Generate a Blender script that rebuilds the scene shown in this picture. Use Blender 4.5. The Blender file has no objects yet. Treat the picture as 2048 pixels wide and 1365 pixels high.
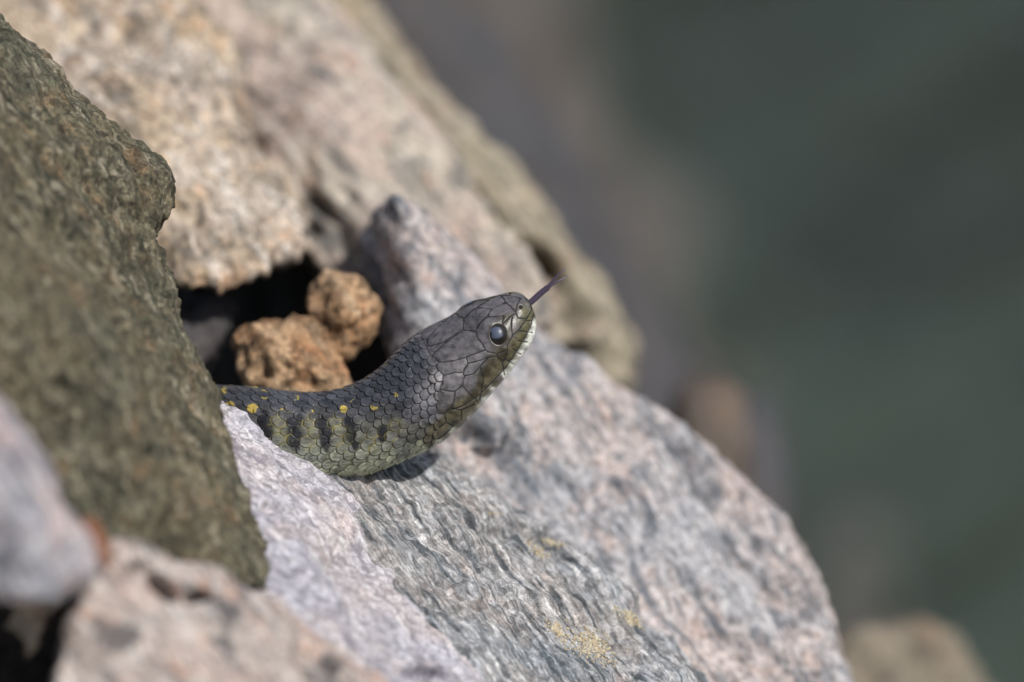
import bpy, bmesh, math
import numpy as np

# ------------------------------------------------------------------ camera, sky, sun, exposure
sc = bpy.context.scene
COL = sc.collection
D = 1700.0                     # mm from the lens to the snake
PITCH = math.radians(25.0)     # the camera looks down on the bank
O = np.array([0.0, 0.0, 450.0])
RV = np.array([1.0, 0, 0]); UV = np.array([0, math.sin(PITCH), math.cos(PITCH)])
FV = np.array([0, math.cos(PITCH), -math.sin(PITCH)])

def V(v): return np.asarray(v, float)
def W(px, py, d):
    """picture point (photo pixels, 0.1 mm each at the snake) at depth d mm behind the snake -> world mm"""
    px, py, d = V(px), V(py), V(d)
    k = 0.1 * (1 + d / D)
    x = (px - 1024) * k; y = (682.5 - py) * k
    return O + x[..., None] * RV + y[..., None] * UV + d[..., None] * FV

cam = bpy.data.cameras.new('camera'); camo = bpy.data.objects.new('camera', cam); COL.objects.link(camo)
camo.location = (O - D * FV) / 1000; camo.rotation_euler = (math.pi / 2 - PITCH, 0, 0)
cam.sensor_width = 36; cam.lens = 36 * D / 204.8; cam.clip_start = 0.05; cam.clip_end = 2000
cam.dof.use_dof = True; cam.dof.focus_distance = (D - 6) / 1000; cam.dof.aperture_fstop = 5.6; cam.dof.aperture_blades = 0
sc.camera = camo

SUN_EL, SUN_AZ = math.radians(54), math.radians(-34)   # azimuth measured from +x (picture right) towards +y (away)
sv = np.array([math.cos(SUN_EL) * math.cos(SUN_AZ), math.cos(SUN_EL) * math.sin(SUN_AZ), math.sin(SUN_EL)])
world = bpy.data.worlds.new('World'); sc.world = world; world.use_nodes = True
wn = world.node_tree; sky = wn.nodes.new('ShaderNodeTexSky'); sky.sky_type = 'NISHITA'; sky.sun_disc = False
sky.sun_elevation = SUN_EL; sky.sun_rotation = math.atan2(sv[0], sv[1]); sky.air_density = 1.2; sky.dust_density = 2.0
wn.links.new(sky.outputs[0], wn.nodes['Background'].inputs[0]); wn.nodes['Background'].inputs[1].default_value = 0.085
sun = bpy.data.lights.new('sun', 'SUN'); suno = bpy.data.objects.new('sun', sun); COL.objects.link(suno)
sun.energy = 3.9; sun.angle = math.radians(1.6); sun.color = (1.0, 0.975, 0.935)
from mathutils import Vector
suno.rotation_euler = Vector(sv).to_track_quat('Z', 'Y').to_euler(); suno.location = tuple(sv * 3)
sc.view_settings.view_transform = 'Standard'; sc.view_settings.look = 'None'
sc.view_settings.exposure = 0.04; sc.view_settings.gamma = 1; sc.view_settings.use_curve_mapping = False

# ------------------------------------------------------------------ noise
_rs = np.random.RandomState(7); PERM = _rs.permutation(256); PERM = np.concatenate([PERM, PERM])
GR = _rs.normal(size=(256, 3)); GR /= np.linalg.norm(GR, axis=1)[:, None]
def perlin(p, seed=0):
    p = p + seed * 17.31
    i = np.floor(p).astype(np.int64); f = p - i; i &= 255
    u = f * f * f * (f * (f * 6 - 15) + 10)
    r = 0
    for a in (0, 1):
        wx = u[:, 0] if a else 1 - u[:, 0]; ha = PERM[(i[:, 0] + a) & 255]
        for b in (0, 1):
            wy = wx * (u[:, 1] if b else 1 - u[:, 1]); hb = PERM[(ha + i[:, 1] + b) & 255]
            for c in (0, 1):
                w = wy * (u[:, 2] if c else 1 - u[:, 2]); g = GR[PERM[(hb + i[:, 2] + c) & 255]]
                r = r + w * (g[:, 0] * (f[:, 0] - a) + g[:, 1] * (f[:, 1] - b) + g[:, 2] * (f[:, 2] - c))
    return r * 1.5
def fbm(p, o=4, seed=0, rough=0.5):
    r = 0; a = 1.0
    for k in range(o):
        r = r + a * perlin(p, seed + k * 3); p = p * 2.03; a *= rough
    return r
def sstep(a, b, x):
    t = np.clip((x - a) / (b - a), 0, 1); return t * t * (3 - 2 * t)

# ------------------------------------------------------------------ mesh helpers
def mesh_obj(name, v, f, mat, parent=None, attrs=None, smooth=True, origin=None):
    """v in world mm; f (n,4) or (n,3) array or list of such arrays; one mesh object, origin at its lowest middle"""
    v = V(v)
    if origin is None: origin = np.array([v[:, 0].mean(), v[:, 1].mean(), v[:, 2].min()])
    fs = f if isinstance(f, list) else [f]
    me = bpy.data.meshes.new(name)
    me.vertices.add(len(v)); me.vertices.foreach_set('co', ((v - origin) / 1000).astype(np.float32).ravel())
    tot = np.concatenate([np.full(len(a), a.shape[1]) for a in fs]); idx = np.concatenate([a.ravel() for a in fs])
    me.loops.add(len(idx)); me.loops.foreach_set('vertex_index', idx.astype(np.int32))
    me.polygons.add(len(tot)); st = np.concatenate([[0], np.cumsum(tot)[:-1]])
    me.polygons.foreach_set('loop_start', st.astype(np.int32)); me.polygons.foreach_set('loop_total', tot.astype(np.int32))
    me.update(calc_edges=True); me.validate()
    me.polygons.foreach_set('use_smooth', np.full(len(tot), smooth))
    for k, a in (attrs or {}).items():
        if a.ndim == 1:
            at = me.attributes.new(k, 'FLOAT', 'POINT'); at.data.foreach_set('value', a.astype(np.float32))
        elif a.shape[1] == 4:
            at = me.attributes.new(k, 'FLOAT_COLOR', 'POINT'); at.data.foreach_set('color', a.astype(np.float32).ravel())
        else:
            at = me.attributes.new(k, 'FLOAT_VECTOR', 'POINT'); at.data.foreach_set('vector', a.astype(np.float32).ravel())
    me.materials.append(mat)
    o = bpy.data.objects.new(name, me); COL.objects.link(o)
    if parent is not None:
        o.parent = parent; origin = origin - V(parent.location) * 1000
    o.location = origin / 1000
    return o
def tag(o, label, cat, group=None):
    o['label'] = label; o['category'] = cat
    if group: o['group'] = group
    return o
def normals(v, f):
    n = np.zeros_like(v)
    fn = np.cross(v[f[:, 2]] - v[f[:, 0]], v[f[:, -1]] - v[f[:, 1]])
    for k in range(f.shape[1]):
        for c in range(3): n[:, c] += np.bincount(f[:, k], fn[:, c], len(v))
    return n / np.maximum(np.linalg.norm(n, axis=1), 1e-9)[:, None]

# ------------------------------------------------------------------ material helpers
class NT:
    def __init__(s, name):
        s.m = bpy.data.materials.new(name); s.m.use_nodes = True; s.t = s.m.node_tree; s.b = s.t.nodes['Principled BSDF']
    def n(s, typ, **kw):
        x = s.t.nodes.new(typ)
        for k, v in kw.items():
            if k.startswith('i_'):
                key = k[2:]; sock = x.inputs[int(key)] if key.isdigit() else x.inputs[key.replace('_', ' ')]
                if hasattr(v, 'is_output') or isinstance(v, bpy.types.NodeSocket): s.t.links.new(v, sock)
                else: sock.default_value = v
            else: setattr(x, k, v)
        return x
    def attr(s, name): return s.n('ShaderNodeAttribute', attribute_name=name)
    def noise(s, vec, scale, detail=4, rough=0.55, off=(0, 0, 0), dist=0.0):
        mp = s.n('ShaderNodeMapping', i_0=vec); mp.inputs['Location'].default_value = off
        return s.n('ShaderNodeTexNoise', i_Vector=mp.outputs[0], i_Scale=scale, i_Detail=detail, i_Roughness=rough, i_Distortion=dist).outputs['Fac']
    def ramp(s, x, a, b, lo=0.0, hi=1.0):
        return s.n('ShaderNodeMapRange', i_0=x, i_1=a, i_2=b, i_3=lo, i_4=hi, interpolation_type='SMOOTHSTEP').outputs[0]
    def mix(s, fac, a, b, mode='MIX'):
        x = s.n('ShaderNodeMix', data_type='RGBA', blend_type=mode)
        for k, v in ((0, fac), (6, a), (7, b)):
            if isinstance(v, bpy.types.NodeSocket): s.t.links.new(v, x.inputs[k])
            else: x.inputs[k].default_value = v if k == 0 else (*v, 1)
        return x.outputs[2]
    def math(s, op, a, b=0.0):
        x = s.n('ShaderNodeMath', operation=op)
        for k, v in ((0, a), (1, b)):
            if isinstance(v, bpy.types.NodeSocket): s.t.links.new(v, x.inputs[k])
            else: x.inputs[k].default_value = v
        return x.outputs[0]

def rock_mat(name, a, b, dark, pale, warm, streak=0.6, white=0.5, warmth=0.5, grain=0.5, rough=0.85, bump=0.5, seed=0.0, spots=0.0, spot_scale=0.3, fiber=0.0, warp=0.7):
    """banded crystalline stone: a/b patches, dark and pale foliation streaks, rusty stains, mineral grain (coordinates in mm)"""
    s = NT(name); fol = s.attr('fol').outputs['Vector']; iso = s.attr('iso').outputs['Vector']
    of = (seed * 13.7, seed * 7.1, seed * 3.3)
    c = s.mix(s.ramp(s.noise(iso, 0.045, 5, 0.6, of), 0.38, 0.62), a, b)
    c = s.mix(s.math('MULTIPLY', s.ramp(s.noise(iso, 0.11, 5, 0.65, (of[0] + 31, of[1], of[2])), 0.5, 0.68), warmth), c, warm)
    st1 = s.ramp(s.noise(fol, 0.16, 6, 0.62, (of[0], of[1] + 11, of[2]), warp), 0.5, 0.66)
    st2 = s.ramp(s.noise(fol, 0.55, 5, 0.62, (of[0] + 5, of[1], of[2]), warp), 0.5, 0.62)
    c = s.mix(s.math('MULTIPLY', st1, streak), c, dark)
    c = s.mix(s.math('MULTIPLY', st2, streak * 0.85), c, dark)
    pl = s.ramp(s.noise(fol, 0.4, 6, 0.6, (of[0], of[1], of[2] + 23), 0.7), 0.52, 0.66)
    c = s.mix(s.math('MULTIPLY', pl, white), c, pale)
    vo = s.n('ShaderNodeTexVoronoi', i_Vector=iso, i_Scale=0.75)
    g = s.n('ShaderNodeSeparateColor', i_0=vo.outputs['Color']).outputs[0]
    gr = s.ramp(g, 0, 1, 1 - 0.55 * grain, 1 + 0.35 * grain)
    fine = s.ramp(s.noise(iso, 1.6, 3, 0.6), 0.3, 0.7, 1 - 0.4 * grain, 1 + 0.3 * grain)
    c = s.mix(1.0, c, s.n('ShaderNodeCombineColor', i_0=gr, i_1=gr, i_2=gr).outputs[0], 'MULTIPLY')
    c = s.mix(1.0, c, s.n('ShaderNodeCombineColor', i_0=fine, i_1=fine, i_2=fine).outputs[0], 'MULTIPLY')
    if fiber:
        fb = s.ramp(s.noise(fol, 1.5, 4, 0.6, (of[0], 3, of[2])), 0.34, 0.66, 1 - fiber, 1 + fiber * 0.8)
        c = s.mix(1.0, c, s.n('ShaderNodeCombineColor', i_0=fb, i_1=fb, i_2=fb).outputs[0], 'MULTIPLY')
    if spots:
        sp = s.ramp(s.noise(iso, spot_scale, 3, 0.55, (of[0], 77, of[2])), 0.58, 0.66)
        c = s.mix(s.math('MULTIPLY', sp, spots), c, dark)
    s.t.links.new(c, s.b.inputs['Base Color']); s.b.inputs['Roughness'].default_value = rough
    s.b.inputs['Specular IOR Level'].default_value = 0.3
    h = s.math('ADD', s.math('MULTIPLY', s.noise(fol, 0.9, 6, 0.65), 1.0), s.math('MULTIPLY', s.noise(iso, 1.1, 5, 0.7), 0.9))
    bp = s.n('ShaderNodeBump', i_Height=h, i_Strength=bump, i_Distance=0.0016)
    s.t.links.new(bp.outputs[0], s.b.inputs['Normal'])
    return s.m

# ------------------------------------------------------------------ rock builder
def cam_dir(x, y, d):
    v = x * RV + y * UV + d * FV; return v / np.linalg.norm(v)
FOL = cam_dir(0.62, -0.75, -0.4)
def hull_mesh(pts):
    bm = bmesh.new()
    for p in pts: bm.verts.new(p)
    r = bmesh.ops.convex_hull(bm, input=bm.verts)
    bmesh.ops.delete(bm, geom=[g for g in r['geom_interior'] if isinstance(g, bmesh.types.BMVert)], context='VERTS')
    bmesh.ops.recalc_face_normals(bm, faces=bm.faces)
    me = bpy.data.meshes.new('t'); bm.to_mesh(me); bm.free(); return me
def remesh(hulls, voxel, smooth):
    bm = bmesh.new()
    for h in hulls:
        me = hull_mesh(h); bm.from_mesh(me); bpy.data.meshes.remove(me)
    me = bpy.data.meshes.new('t'); bm.to_mesh(me); bm.free()
    o = bpy.data.objects.new('t', me); COL.objects.link(o)
    m = o.modifiers.new('r', 'REMESH'); m.mode = 'VOXEL'; m.voxel_size = voxel
    if smooth:
        m = o.modifiers.new('s', 'SMOOTH'); m.factor = 0.5; m.iterations = smooth
    dg = bpy.context.evaluated_depsgraph_get(); dg.update(); e = o.evaluated_get(dg); em = e.to_mesh()
    v = np.empty(len(em.vertices) * 3, np.float32); em.vertices.foreach_get('co', v); v = v.reshape(-1, 3).astype(float)
    nf = len(em.polygons); tot = np.empty(nf, np.int32); em.polygons.foreach_get('loop_total', tot)
    ix = np.empty(len(em.loops), np.int32); em.loops.foreach_get('vertex_index', ix)
    e.to_mesh_clear(); bpy.data.objects.remove(o); bpy.data.meshes.remove(me)
    assert (tot == 4).all()
    return v, ix.reshape(-1, 4)
def hull(front, back=(0, 40, 70), shrink=0.85, drop=0):
    """control points on the seen side (px, py, d) plus the same outline pushed back by (px, py, d)"""
    f = V(front); c = f.mean(0); b = (f - c) * [shrink, shrink, 1] + c + V(back)
    p = np.vstack([f, b]); w = W(p[:, 0], p[:, 1], p[:, 2])
    if drop:      # the foot of the stone, bedded in the bank below
        g = W(f[:, 0], f[:, 1], f[:, 2]); m = g.mean(0); g = (g - m) * [0.75, 0.75, 0.3] + m + np.array([0, 25, -drop]); w = np.vstack([w, g])
    return w
def rock(name, label, hulls, mat, voxel=1.5, smooth=6, big=3.0, lay=1.5, fine=0.4, bigL=45, seed=0, fol=FOL, crack=0.0, group=None, pits=0.0, stretch=5.0, dents=(), lump=0.0, lumpL=9.0):
    v, f = remesh(hulls, voxel, smooth)
    up = cam_dir(0.25, 0.75, -0.6); g = np.cross(fol, up); g /= np.linalg.norm(g); h = np.cross(g, fol)
    n = normals(v, f)
    q = np.stack([v @ fol / stretch, v @ g, v @ h], 1)
    d = big * fbm(v / bigL, 3, seed)
    l = fbm(q / 11, 4, seed + 40, 0.55); d = d + lay * (0.9 * l + 0.6 * (0.35 - np.abs(fbm(q / 6 + 3, 3, seed + 60))))
    d = d + fine * fbm(v / 3.2, 3, seed + 20, 0.6)
    if crack: d = d - crack * sstep(0.10, 0.0, np.abs(perlin(q / 14, seed + 9) + 0.25 * perlin(v / 9, seed + 5))) * sstep(-0.1, 0.3, perlin(v / 25, seed + 77))
    if pits: d = d - pits * sstep(0.3, 0.75, perlin(v / 7, seed + 33))
    if lump: d = d + lump * (0.5 - 1.6 * np.abs(fbm(v / lumpL, 3, seed + 91)))
    pit = np.zeros(len(v))
    for (dx, dy, dd, rx, ang, ry, dep) in dents:
        c = W(V([dx]), V([dy]), V([dd]))[0]; r = v - c; a1 = r @ RV; a2 = r @ UV; t = math.radians(ang)
        e = ((a1 * math.cos(t) + a2 * math.sin(t)) / rx) ** 2 + ((-a1 * math.sin(t) + a2 * math.cos(t)) / ry) ** 2
        pit = pit + dep * np.exp(-e ** 1.5) * (np.abs(r @ FV) < 60)
    v = v + n * d[:, None] + pit[:, None] * (FV - 0.5 * n)
    o = mesh_obj(name, v, f, mat, attrs={'fol': q, 'iso': v})
    return tag(o, label, 'rock', group)

# ------------------------------------------------------------------ materials
def srgb(r, g, b):
    f = lambda c: (c / 255 / 12.92 if c <= 10 else ((c / 255 + 0.055) / 1.055) ** 2.4)
    return (f(r), f(g), f(b))
M_schist = rock_mat('grey_schist', srgb(176, 179, 183), srgb(188, 182, 178), srgb(74, 86, 94), srgb(226, 223, 221), srgb(200, 174, 158), 0.9, 0.9, 0.4, 0.6, seed=1, bump=0.9, fiber=0.38, warp=0.35)
M_front = rock_mat('lavender_stone', srgb(178, 175, 183), srgb(188, 180, 180), srgb(122, 116, 126), srgb(214, 211, 211), srgb(198, 176, 166), 0.45, 0.6, 0.4, 0.6, seed=2, spots=0.5, spot_scale=0.13, fiber=0.08, warp=0.6)
M_pink = rock_mat('pink_beige_stone', srgb(178, 166, 158), srgb(188, 170, 160), srgb(88, 85, 85), srgb(216, 210, 204), srgb(202, 152, 126), 0.7, 0.7, 0.75, 0.5, seed=21, spots=0.9, spot_scale=0.1, warp=0.8)
M_near = rock_mat('pink_grey_stone', srgb(164, 163, 168), srgb(186, 170, 168), srgb(84, 84, 92), srgb(204, 201, 199), srgb(180, 136, 120), 0.9, 0.5, 0.5, 0.5, seed=3, spots=0.95, spot_scale=0.08)
M_olive = rock_mat('olive_brown_stone', srgb(104, 96, 77), srgb(92, 90, 74), srgb(55, 54, 42), srgb(146, 138, 120), srgb(124, 95, 66), 0.85, 0.75, 0.5, 0.8, seed=4, fiber=0.3, warp=0.3, spots=0.45, spot_scale=0.04)  # dark olive brown base tones for the whole boulder
M_back = rock_mat('tan_granite', srgb(188, 168, 144), srgb(190, 176, 162), srgb(98, 90, 80), srgb(220, 211, 201), srgb(200, 156, 116), 0.85, 0.75, 0.6, 0.7, seed=5, spots=0.5, spot_scale=0.12, warp=0.4)
M_rear = rock_mat('pink_beige_granite', srgb(188, 178, 163), srgb(192, 172, 160), srgb(102, 100, 96), srgb(208, 199, 187), srgb(192, 150, 124), 0.8, 0.5, 0.6, 0.45, seed=6, spots=0.8, spot_scale=0.12)
M_strip = rock_mat('green_beige_granite', srgb(164, 154, 132), srgb(172, 160, 142), srgb(88, 82, 68), srgb(190, 181, 162), srgb(170, 138, 110), 0.75, 0.4, 0.5, 0.45, seed=7, spots=0.7, spot_scale=0.1)
M_slab = rock_mat('pink_gneiss', srgb(176, 174, 176), srgb(188, 174, 168), srgb(88, 95, 103), srgb(206, 202, 200), srgb(200, 168, 152), 0.85, 0.5, 0.5, 0.55, seed=8, spots=0.6, spot_scale=0.15, fiber=0.2, warp=0.4)
M_brown = rock_mat('brown_stone', srgb(168, 132, 98), srgb(178, 148, 116), srgb(92, 70, 50), srgb(198, 174, 144), srgb(162, 110, 72), 0.6, 0.5, 0.6, 0.7, seed=9, spots=0.6, spot_scale=0.22)
M_wet = rock_mat('wet_dark_stone', srgb(92, 88, 84), srgb(96, 88, 82), srgb(66, 67, 70), srgb(112, 106, 98), srgb(110, 92, 78), 0.4, 0.3, 0.5, 0.3, rough=0.5, seed=10)
M_wetbrown = rock_mat('wet_brown_stone', srgb(112, 94, 80), srgb(104, 94, 86), srgb(62, 58, 54), srgb(124, 112, 100), srgb(126, 98, 74), 0.4, 0.3, 0.6, 0.3, rough=0.5, seed=11)
M_bank = rock_mat('bank_rubble', srgb(84, 76, 66), srgb(96, 88, 80), srgb(50, 46, 42), srgb(120, 112, 104), srgb(104, 80, 60), 0.4, 0.3, 0.5, 0.5, seed=12)
M_slate = rock_mat('slate_shade_stone', srgb(74, 74, 78), srgb(80, 76, 76), srgb(58, 60, 64), srgb(92, 90, 90), srgb(88, 78, 72), 0.4, 0.3, 0.4, 0.3, rough=0.6, seed=14)  # slate stone tone, also carrying painted shade behind the beige ledge
M_low = rock_mat('brown_beige_stone', srgb(142, 132, 114), srgb(138, 128, 114), srgb(82, 76, 66), srgb(164, 156, 142), srgb(144, 114, 90), 0.7, 0.4, 0.6, 0.5, seed=15, spots=0.7, spot_scale=0.1)
M_rust = rock_mat('rust_stone', srgb(146, 96, 68), srgb(134, 92, 68), srgb(84, 58, 44), srgb(176, 134, 106), srgb(158, 92, 58), 0.5, 0.4, 0.5, 0.5, seed=16)
M_inner = rock_mat('hollow_shade_stone', srgb(62, 58, 53), srgb(70, 62, 54), srgb(38, 36, 33), srgb(96, 90, 84), srgb(84, 62, 46), 0.6, 0.4, 0.5, 0.5, seed=13)  # dark base colour that deepens the shade inside the hollows

# ------------------------------------------------------------------ water and bank
s = NT('lake_water'); tc = s.n('ShaderNodeTexCoord').outputs['Object']
mpr = s.n('ShaderNodeMapping', i_0=tc); mpr.inputs['Rotation'].default_value = (0, 0, math.radians(-55)); mpw = s.n('ShaderNodeMapping', i_0=mpr.outputs[0]); mpw.inputs['Scale'].default_value = (0.18, 1, 1)
hw = s.math('ADD', s.n('ShaderNodeTexNoise', i_Vector=mpw.outputs[0], i_Scale=7.0, i_Detail=2.0).outputs['Fac'], s.math('MULTIPLY', s.noise(tc, 9.0, 3), 0.25))
bp = s.n('ShaderNodeBump', i_Height=hw, i_Strength=1.0, i_Distance=0.16)
s.b.inputs['Base Color'].default_value = (*srgb(77, 86, 78), 1); s.b.inputs['Roughness'].default_value = 0.08; s.b.inputs['IOR'].default_value = 1.33
s.t.links.new(bp.outputs[0], s.b.inputs['Normal'])
tr = s.n('ShaderNodeBsdfTransparent', i_Color=(0.62, 0.78, 0.7, 1)); mx = s.n('ShaderNodeMixShader', i_0=0.5, i_1=s.b.outputs[0], i_2=tr.outputs[0])
s.t.links.new(mx.outputs[0], s.t.nodes['Material Output'].inputs['Surface']); M_water = s.m
gx, gy = np.meshgrid(np.linspace(-1, 1, 41), np.linspace(-1, 1, 41)); gx = np.sign(gx) * np.abs(gx) ** 3 * 300e3; gy = np.sign(gy) * np.abs(gy) ** 3 * 300e3
def grid_faces(nr, nc):
    i = np.arange(nr * nc).reshape(nr, nc)
    return np.stack([i[:-1, :-1], i[:-1, 1:], i[1:, 1:], i[1:, :-1]], -1).reshape(-1, 4)
wo = mesh_obj('water', np.stack([gx.ravel(), gy.ravel(), 0 * gx.ravel()], 1), grid_faces(41, 41), M_water, origin=np.zeros(3)); wo['kind'] = 'structure'
xs = np.concatenate([np.linspace(-2500, -600, 40), np.linspace(-580, 600, 150), np.linspace(620, 2500, 40)])
ys = np.concatenate([np.linspace(-2500, -520, 40), np.linspace(-500, 900, 170), np.linspace(920, 2500, 40)])
X, Y = np.meshgrid(xs, ys); sp = lambda t, w: w * np.log1p(np.exp(np.clip(t / w, -40, 40)))
Z = 392 - 0.9 * sp(X + 10, 25) - 0.8 * sp(Y - 110 - 240 * sstep(40, -40, X), 30); Z = np.maximum(Z, -700 + 0.02 * Z)
P = np.stack([X.ravel(), Y.ravel(), Z.ravel()], 1); P[:, 2] += 16 * (0.3 - np.abs(fbm(P / 70, 4, 3))) + 6 * fbm(P / 15, 2, 5)
bo = mesh_obj('shore_bank', P, grid_faces(*X.shape), M_bank, attrs={'fol': P, 'iso': P}); bo['kind'] = 'structure'

# ------------------------------------------------------------------ rocks
slab_d = lambda x, y: 0.08 * (x - 690) - 0.12 * (y - 960)
pl = lambda pts, off=0: [(x, y, slab_d(x, y) + off) for x, y in pts]
slab4 = rock('rock', 'grey streaky schist slab with a crumbly crest that the snake rests its throat on',
     [hull(pl([(560, 900), (690, 945), (825, 908), (900, 924), (1000, 1050), (1130, 1090), (1200, 1140), (1270, 1200), (1350, 1290), (1430, 1380), (1500, 1470), (900, 1470), (700, 1150)]) +
           [(960, 960, 14), (1060, 1068, 18), (1240, 1165, 26)], (20, 40, 55), 0.9, 70)],
     M_schist, 0.7, 4, big=1.8, lay=1.9, fine=0.55, bigL=18, seed=1, crack=2.0, lump=0.35, lumpL=9, stretch=6,
     dents=[(1110, 1075, 18, 3, -20, 1.2, 4), (1300, 1235, 24, 4, -50, 1.5, 4), (1000, 1060, 14, 4, 10, 1.5, 3)])
rock('rock', 'pale lavender grey rock ridge between the olive boulder and the streaky slab',
     [hull([(432, 788, 0), (520, 838, -3), (600, 900, -4), (668, 955, -5), (720, 1010, -7), (790, 1085, -10), (850, 1180, -16), (930, 1290, -22), (1010, 1380, -28), (1070, 1470, -34),
            (430, 960, -30), (560, 1195, -52), (400, 1200, -58), (700, 1480, -82), (500, 1400, -75)], (-30, 120, 60), 0.75, 75)],
     M_front, 1.0, 4, big=2.2, lay=0.7, fine=0.5, bigL=22, seed=2, crack=1.0, lump=0.3, lumpL=14, stretch=4,
     dents=[(855, 1350, -25, 5, -10, 1.8, 6), (845, 1180, -16, 2.5, -60, 1.2, 4), (540, 1020, -32, 1.8, 0, 1.0, 3), (760, 1090, -10, 3, -60, 1.0, 3)])
rock('rock', 'pink beige rock with two black holes under the lower edge of the olive boulder',
     [hull([(212, 1058, -92), (300, 1084, -90), (420, 1134, -86), (560, 1200, -82), (660, 1275, -80), (760, 1365, -80), (880, 1490, -82), (248, 1265, -104), (200, 1335, -112), (120, 1420, -120), (40, 1520, -132), (500, 1500, -120), (230, 1160, -98)], (-10, 110, 50), 0.8, 75)],
     M_pink, 1.2, 4, big=3.0, lay=0.9, fine=0.4, bigL=24, seed=22, crack=1.5, lump=0.5, lumpL=14, stretch=3,
     dents=[(330, 1165, -92, 3.4, -38, 1.1, 9), (404, 1184, -88, 2.2, -8, 0.9, 9), (262, 1130, -95, 2.4, 10, 1.0, 3), (640, 1340, -100, 5, -30, 1.5, 3)])
rock('rock', 'pinkish grey rock jutting out left of the olive boulder, dark hollow below it',
     [hull([(-160, 640, -100), (-20, 770, -112), (60, 870, -118), (120, 970, -124), (185, 1080, -128), (206, 1150, -130), (170, 1195, -132), (60, 1225, -138), (-80, 1240, -142), (-200, 1220, -146), (0, 1000, -140)], (-60, -30, 50), 0.8)],
     M_near, 2.0, 8, big=3.5, lay=0.8, fine=0.3, bigL=25, seed=3)
rock('rock', 'small rust brown stone chip wedged between the pinkish grey and pink beige rocks',
     [hull([(160, 1035, -112), (190, 1030, -112), (212, 1070, -114), (222, 1120, -116), (205, 1150, -116), (178, 1120, -118), (195, 1085, -121)], (0, 5, 12), 0.85)],
     M_rust, 0.9, 5, big=0.8, lay=0.4, fine=0.3, bigL=7, seed=27)
rock('rock', 'large olive brown boulder with a rounded nose, overhanging the snake body',
     [hull([(-200, -160, -10), (20, 62, -8), (110, 135, -8), (200, 240, -8), (272, 298, -8), (326, 352, -8), (350, 398, -8), (338, 432, -9), (300, 470, -12), (-50, 300, -45), (100, 420, -35), (-200, 200, -60)], (-40, -20, 40), 0.8),
      hull([(-200, 0, -20), (60, 180, -14), (180, 330, -15), (262, 420, -15), (302, 478, -15), (332, 570, -18), (358, 650, -20), (402, 735, -22), (440, 800, -25), (470, 900, -30), (518, 1040, -40), (545, 1130, -47), (555, 1192, -53),
            (470, 1165, -60), (390, 1118, -66), (290, 1070, -74), (150, 1090, -82), (0, 1000, -90), (-200, 800, -100), (120, 640, -76), (-100, 400, -74)], (-60, -30, 35), 0.8)],
     M_olive, 1.0, 4, big=2.4, lay=2.4, fine=0.7, bigL=30, seed=4, stretch=4, crack=1.0, lump=0.6, lumpL=10)
rock('rock', 'tan lumpy granite rock lit by sun behind the olive boulder, roofing the dark hollow',
     [hull([(-200, -160, 110), (60, -100, 105), (330, -120, 105), (392, 120, 84), (480, 275, 72), (560, 395, 62), (610, 480, 56), (590, 505, 54), (530, 540, 48), (440, 600, 44), (345, 560, 42), (250, 500, 42), (-200, 260, 60), (200, 200, 62), (400, 420, 48)], (-20, -120, 110), 0.85)],
     M_back, 1.3, 4, big=4.0, lay=2.6, fine=1.0, bigL=26, seed=5, pits=2.2, crack=3.2, lump=1.8, lumpL=9, stretch=4.5)
rock('rock', 'broad pink beige granite slope running up behind the tan rock, dark crease on its left',
     [hull([(330, -160, 135), (560, -120, 125), (650, 20, 118), (745, 165, 108), (825, 275, 102), (905, 365, 96), (990, 455, 90), (1060, 535, 84), (1110, 640, 80), (1000, 720, 70), (640, 560, 76), (560, 420, 86), (470, 280, 96), (380, 120, 106), (720, 380, 80)], (20, 60, 80), 0.85)],
     M_rear, 1.4, 5, big=3.5, lay=2.0, fine=0.7, bigL=32, seed=6, pits=2.2, lump=1.2, lumpL=16, stretch=4, crack=3.0, dents=[(640, 410, 80, 4, -45, 1.6, 6), (690, 480, 78, 5, -70, 2.0, 4)])
rock('rock', 'greenish beige rock ledge with dark pits forming the skyline edge above the water',
     [hull([(560, -160, 150), (700, -40, 145), (780, 72, 140), (860, 165, 135), (930, 245, 130), (1000, 325, 126), (1080, 412, 120), (1150, 488, 114), (1205, 556, 108), (1225, 600, 104), (1215, 700, 98), (1100, 700, 98), (900, 430, 112), (740, 210, 124)], (20, 60, 60), 0.9),
      hull([(1180, 590, 108), (1225, 598, 108), (1262, 640, 108), (1268, 690, 108), (1255, 770, 104), (1180, 780, 100), (1150, 680, 104)], (0, 20, 50), 0.9)],
     M_strip, 1.6, 4, big=2.8, lay=1.8, fine=0.6, bigL=30, seed=7, pits=2.4, lump=1.2, lumpL=14, dents=[(760, 185, 122, 4, -45, 2.8, 22), (1070, 530, 104, 4.5, -45, 3.2, 22), (840, 290, 118, 9, -48, 1.4, 6), (950, 400, 112, 9, -45, 1.4, 5)])
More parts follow.
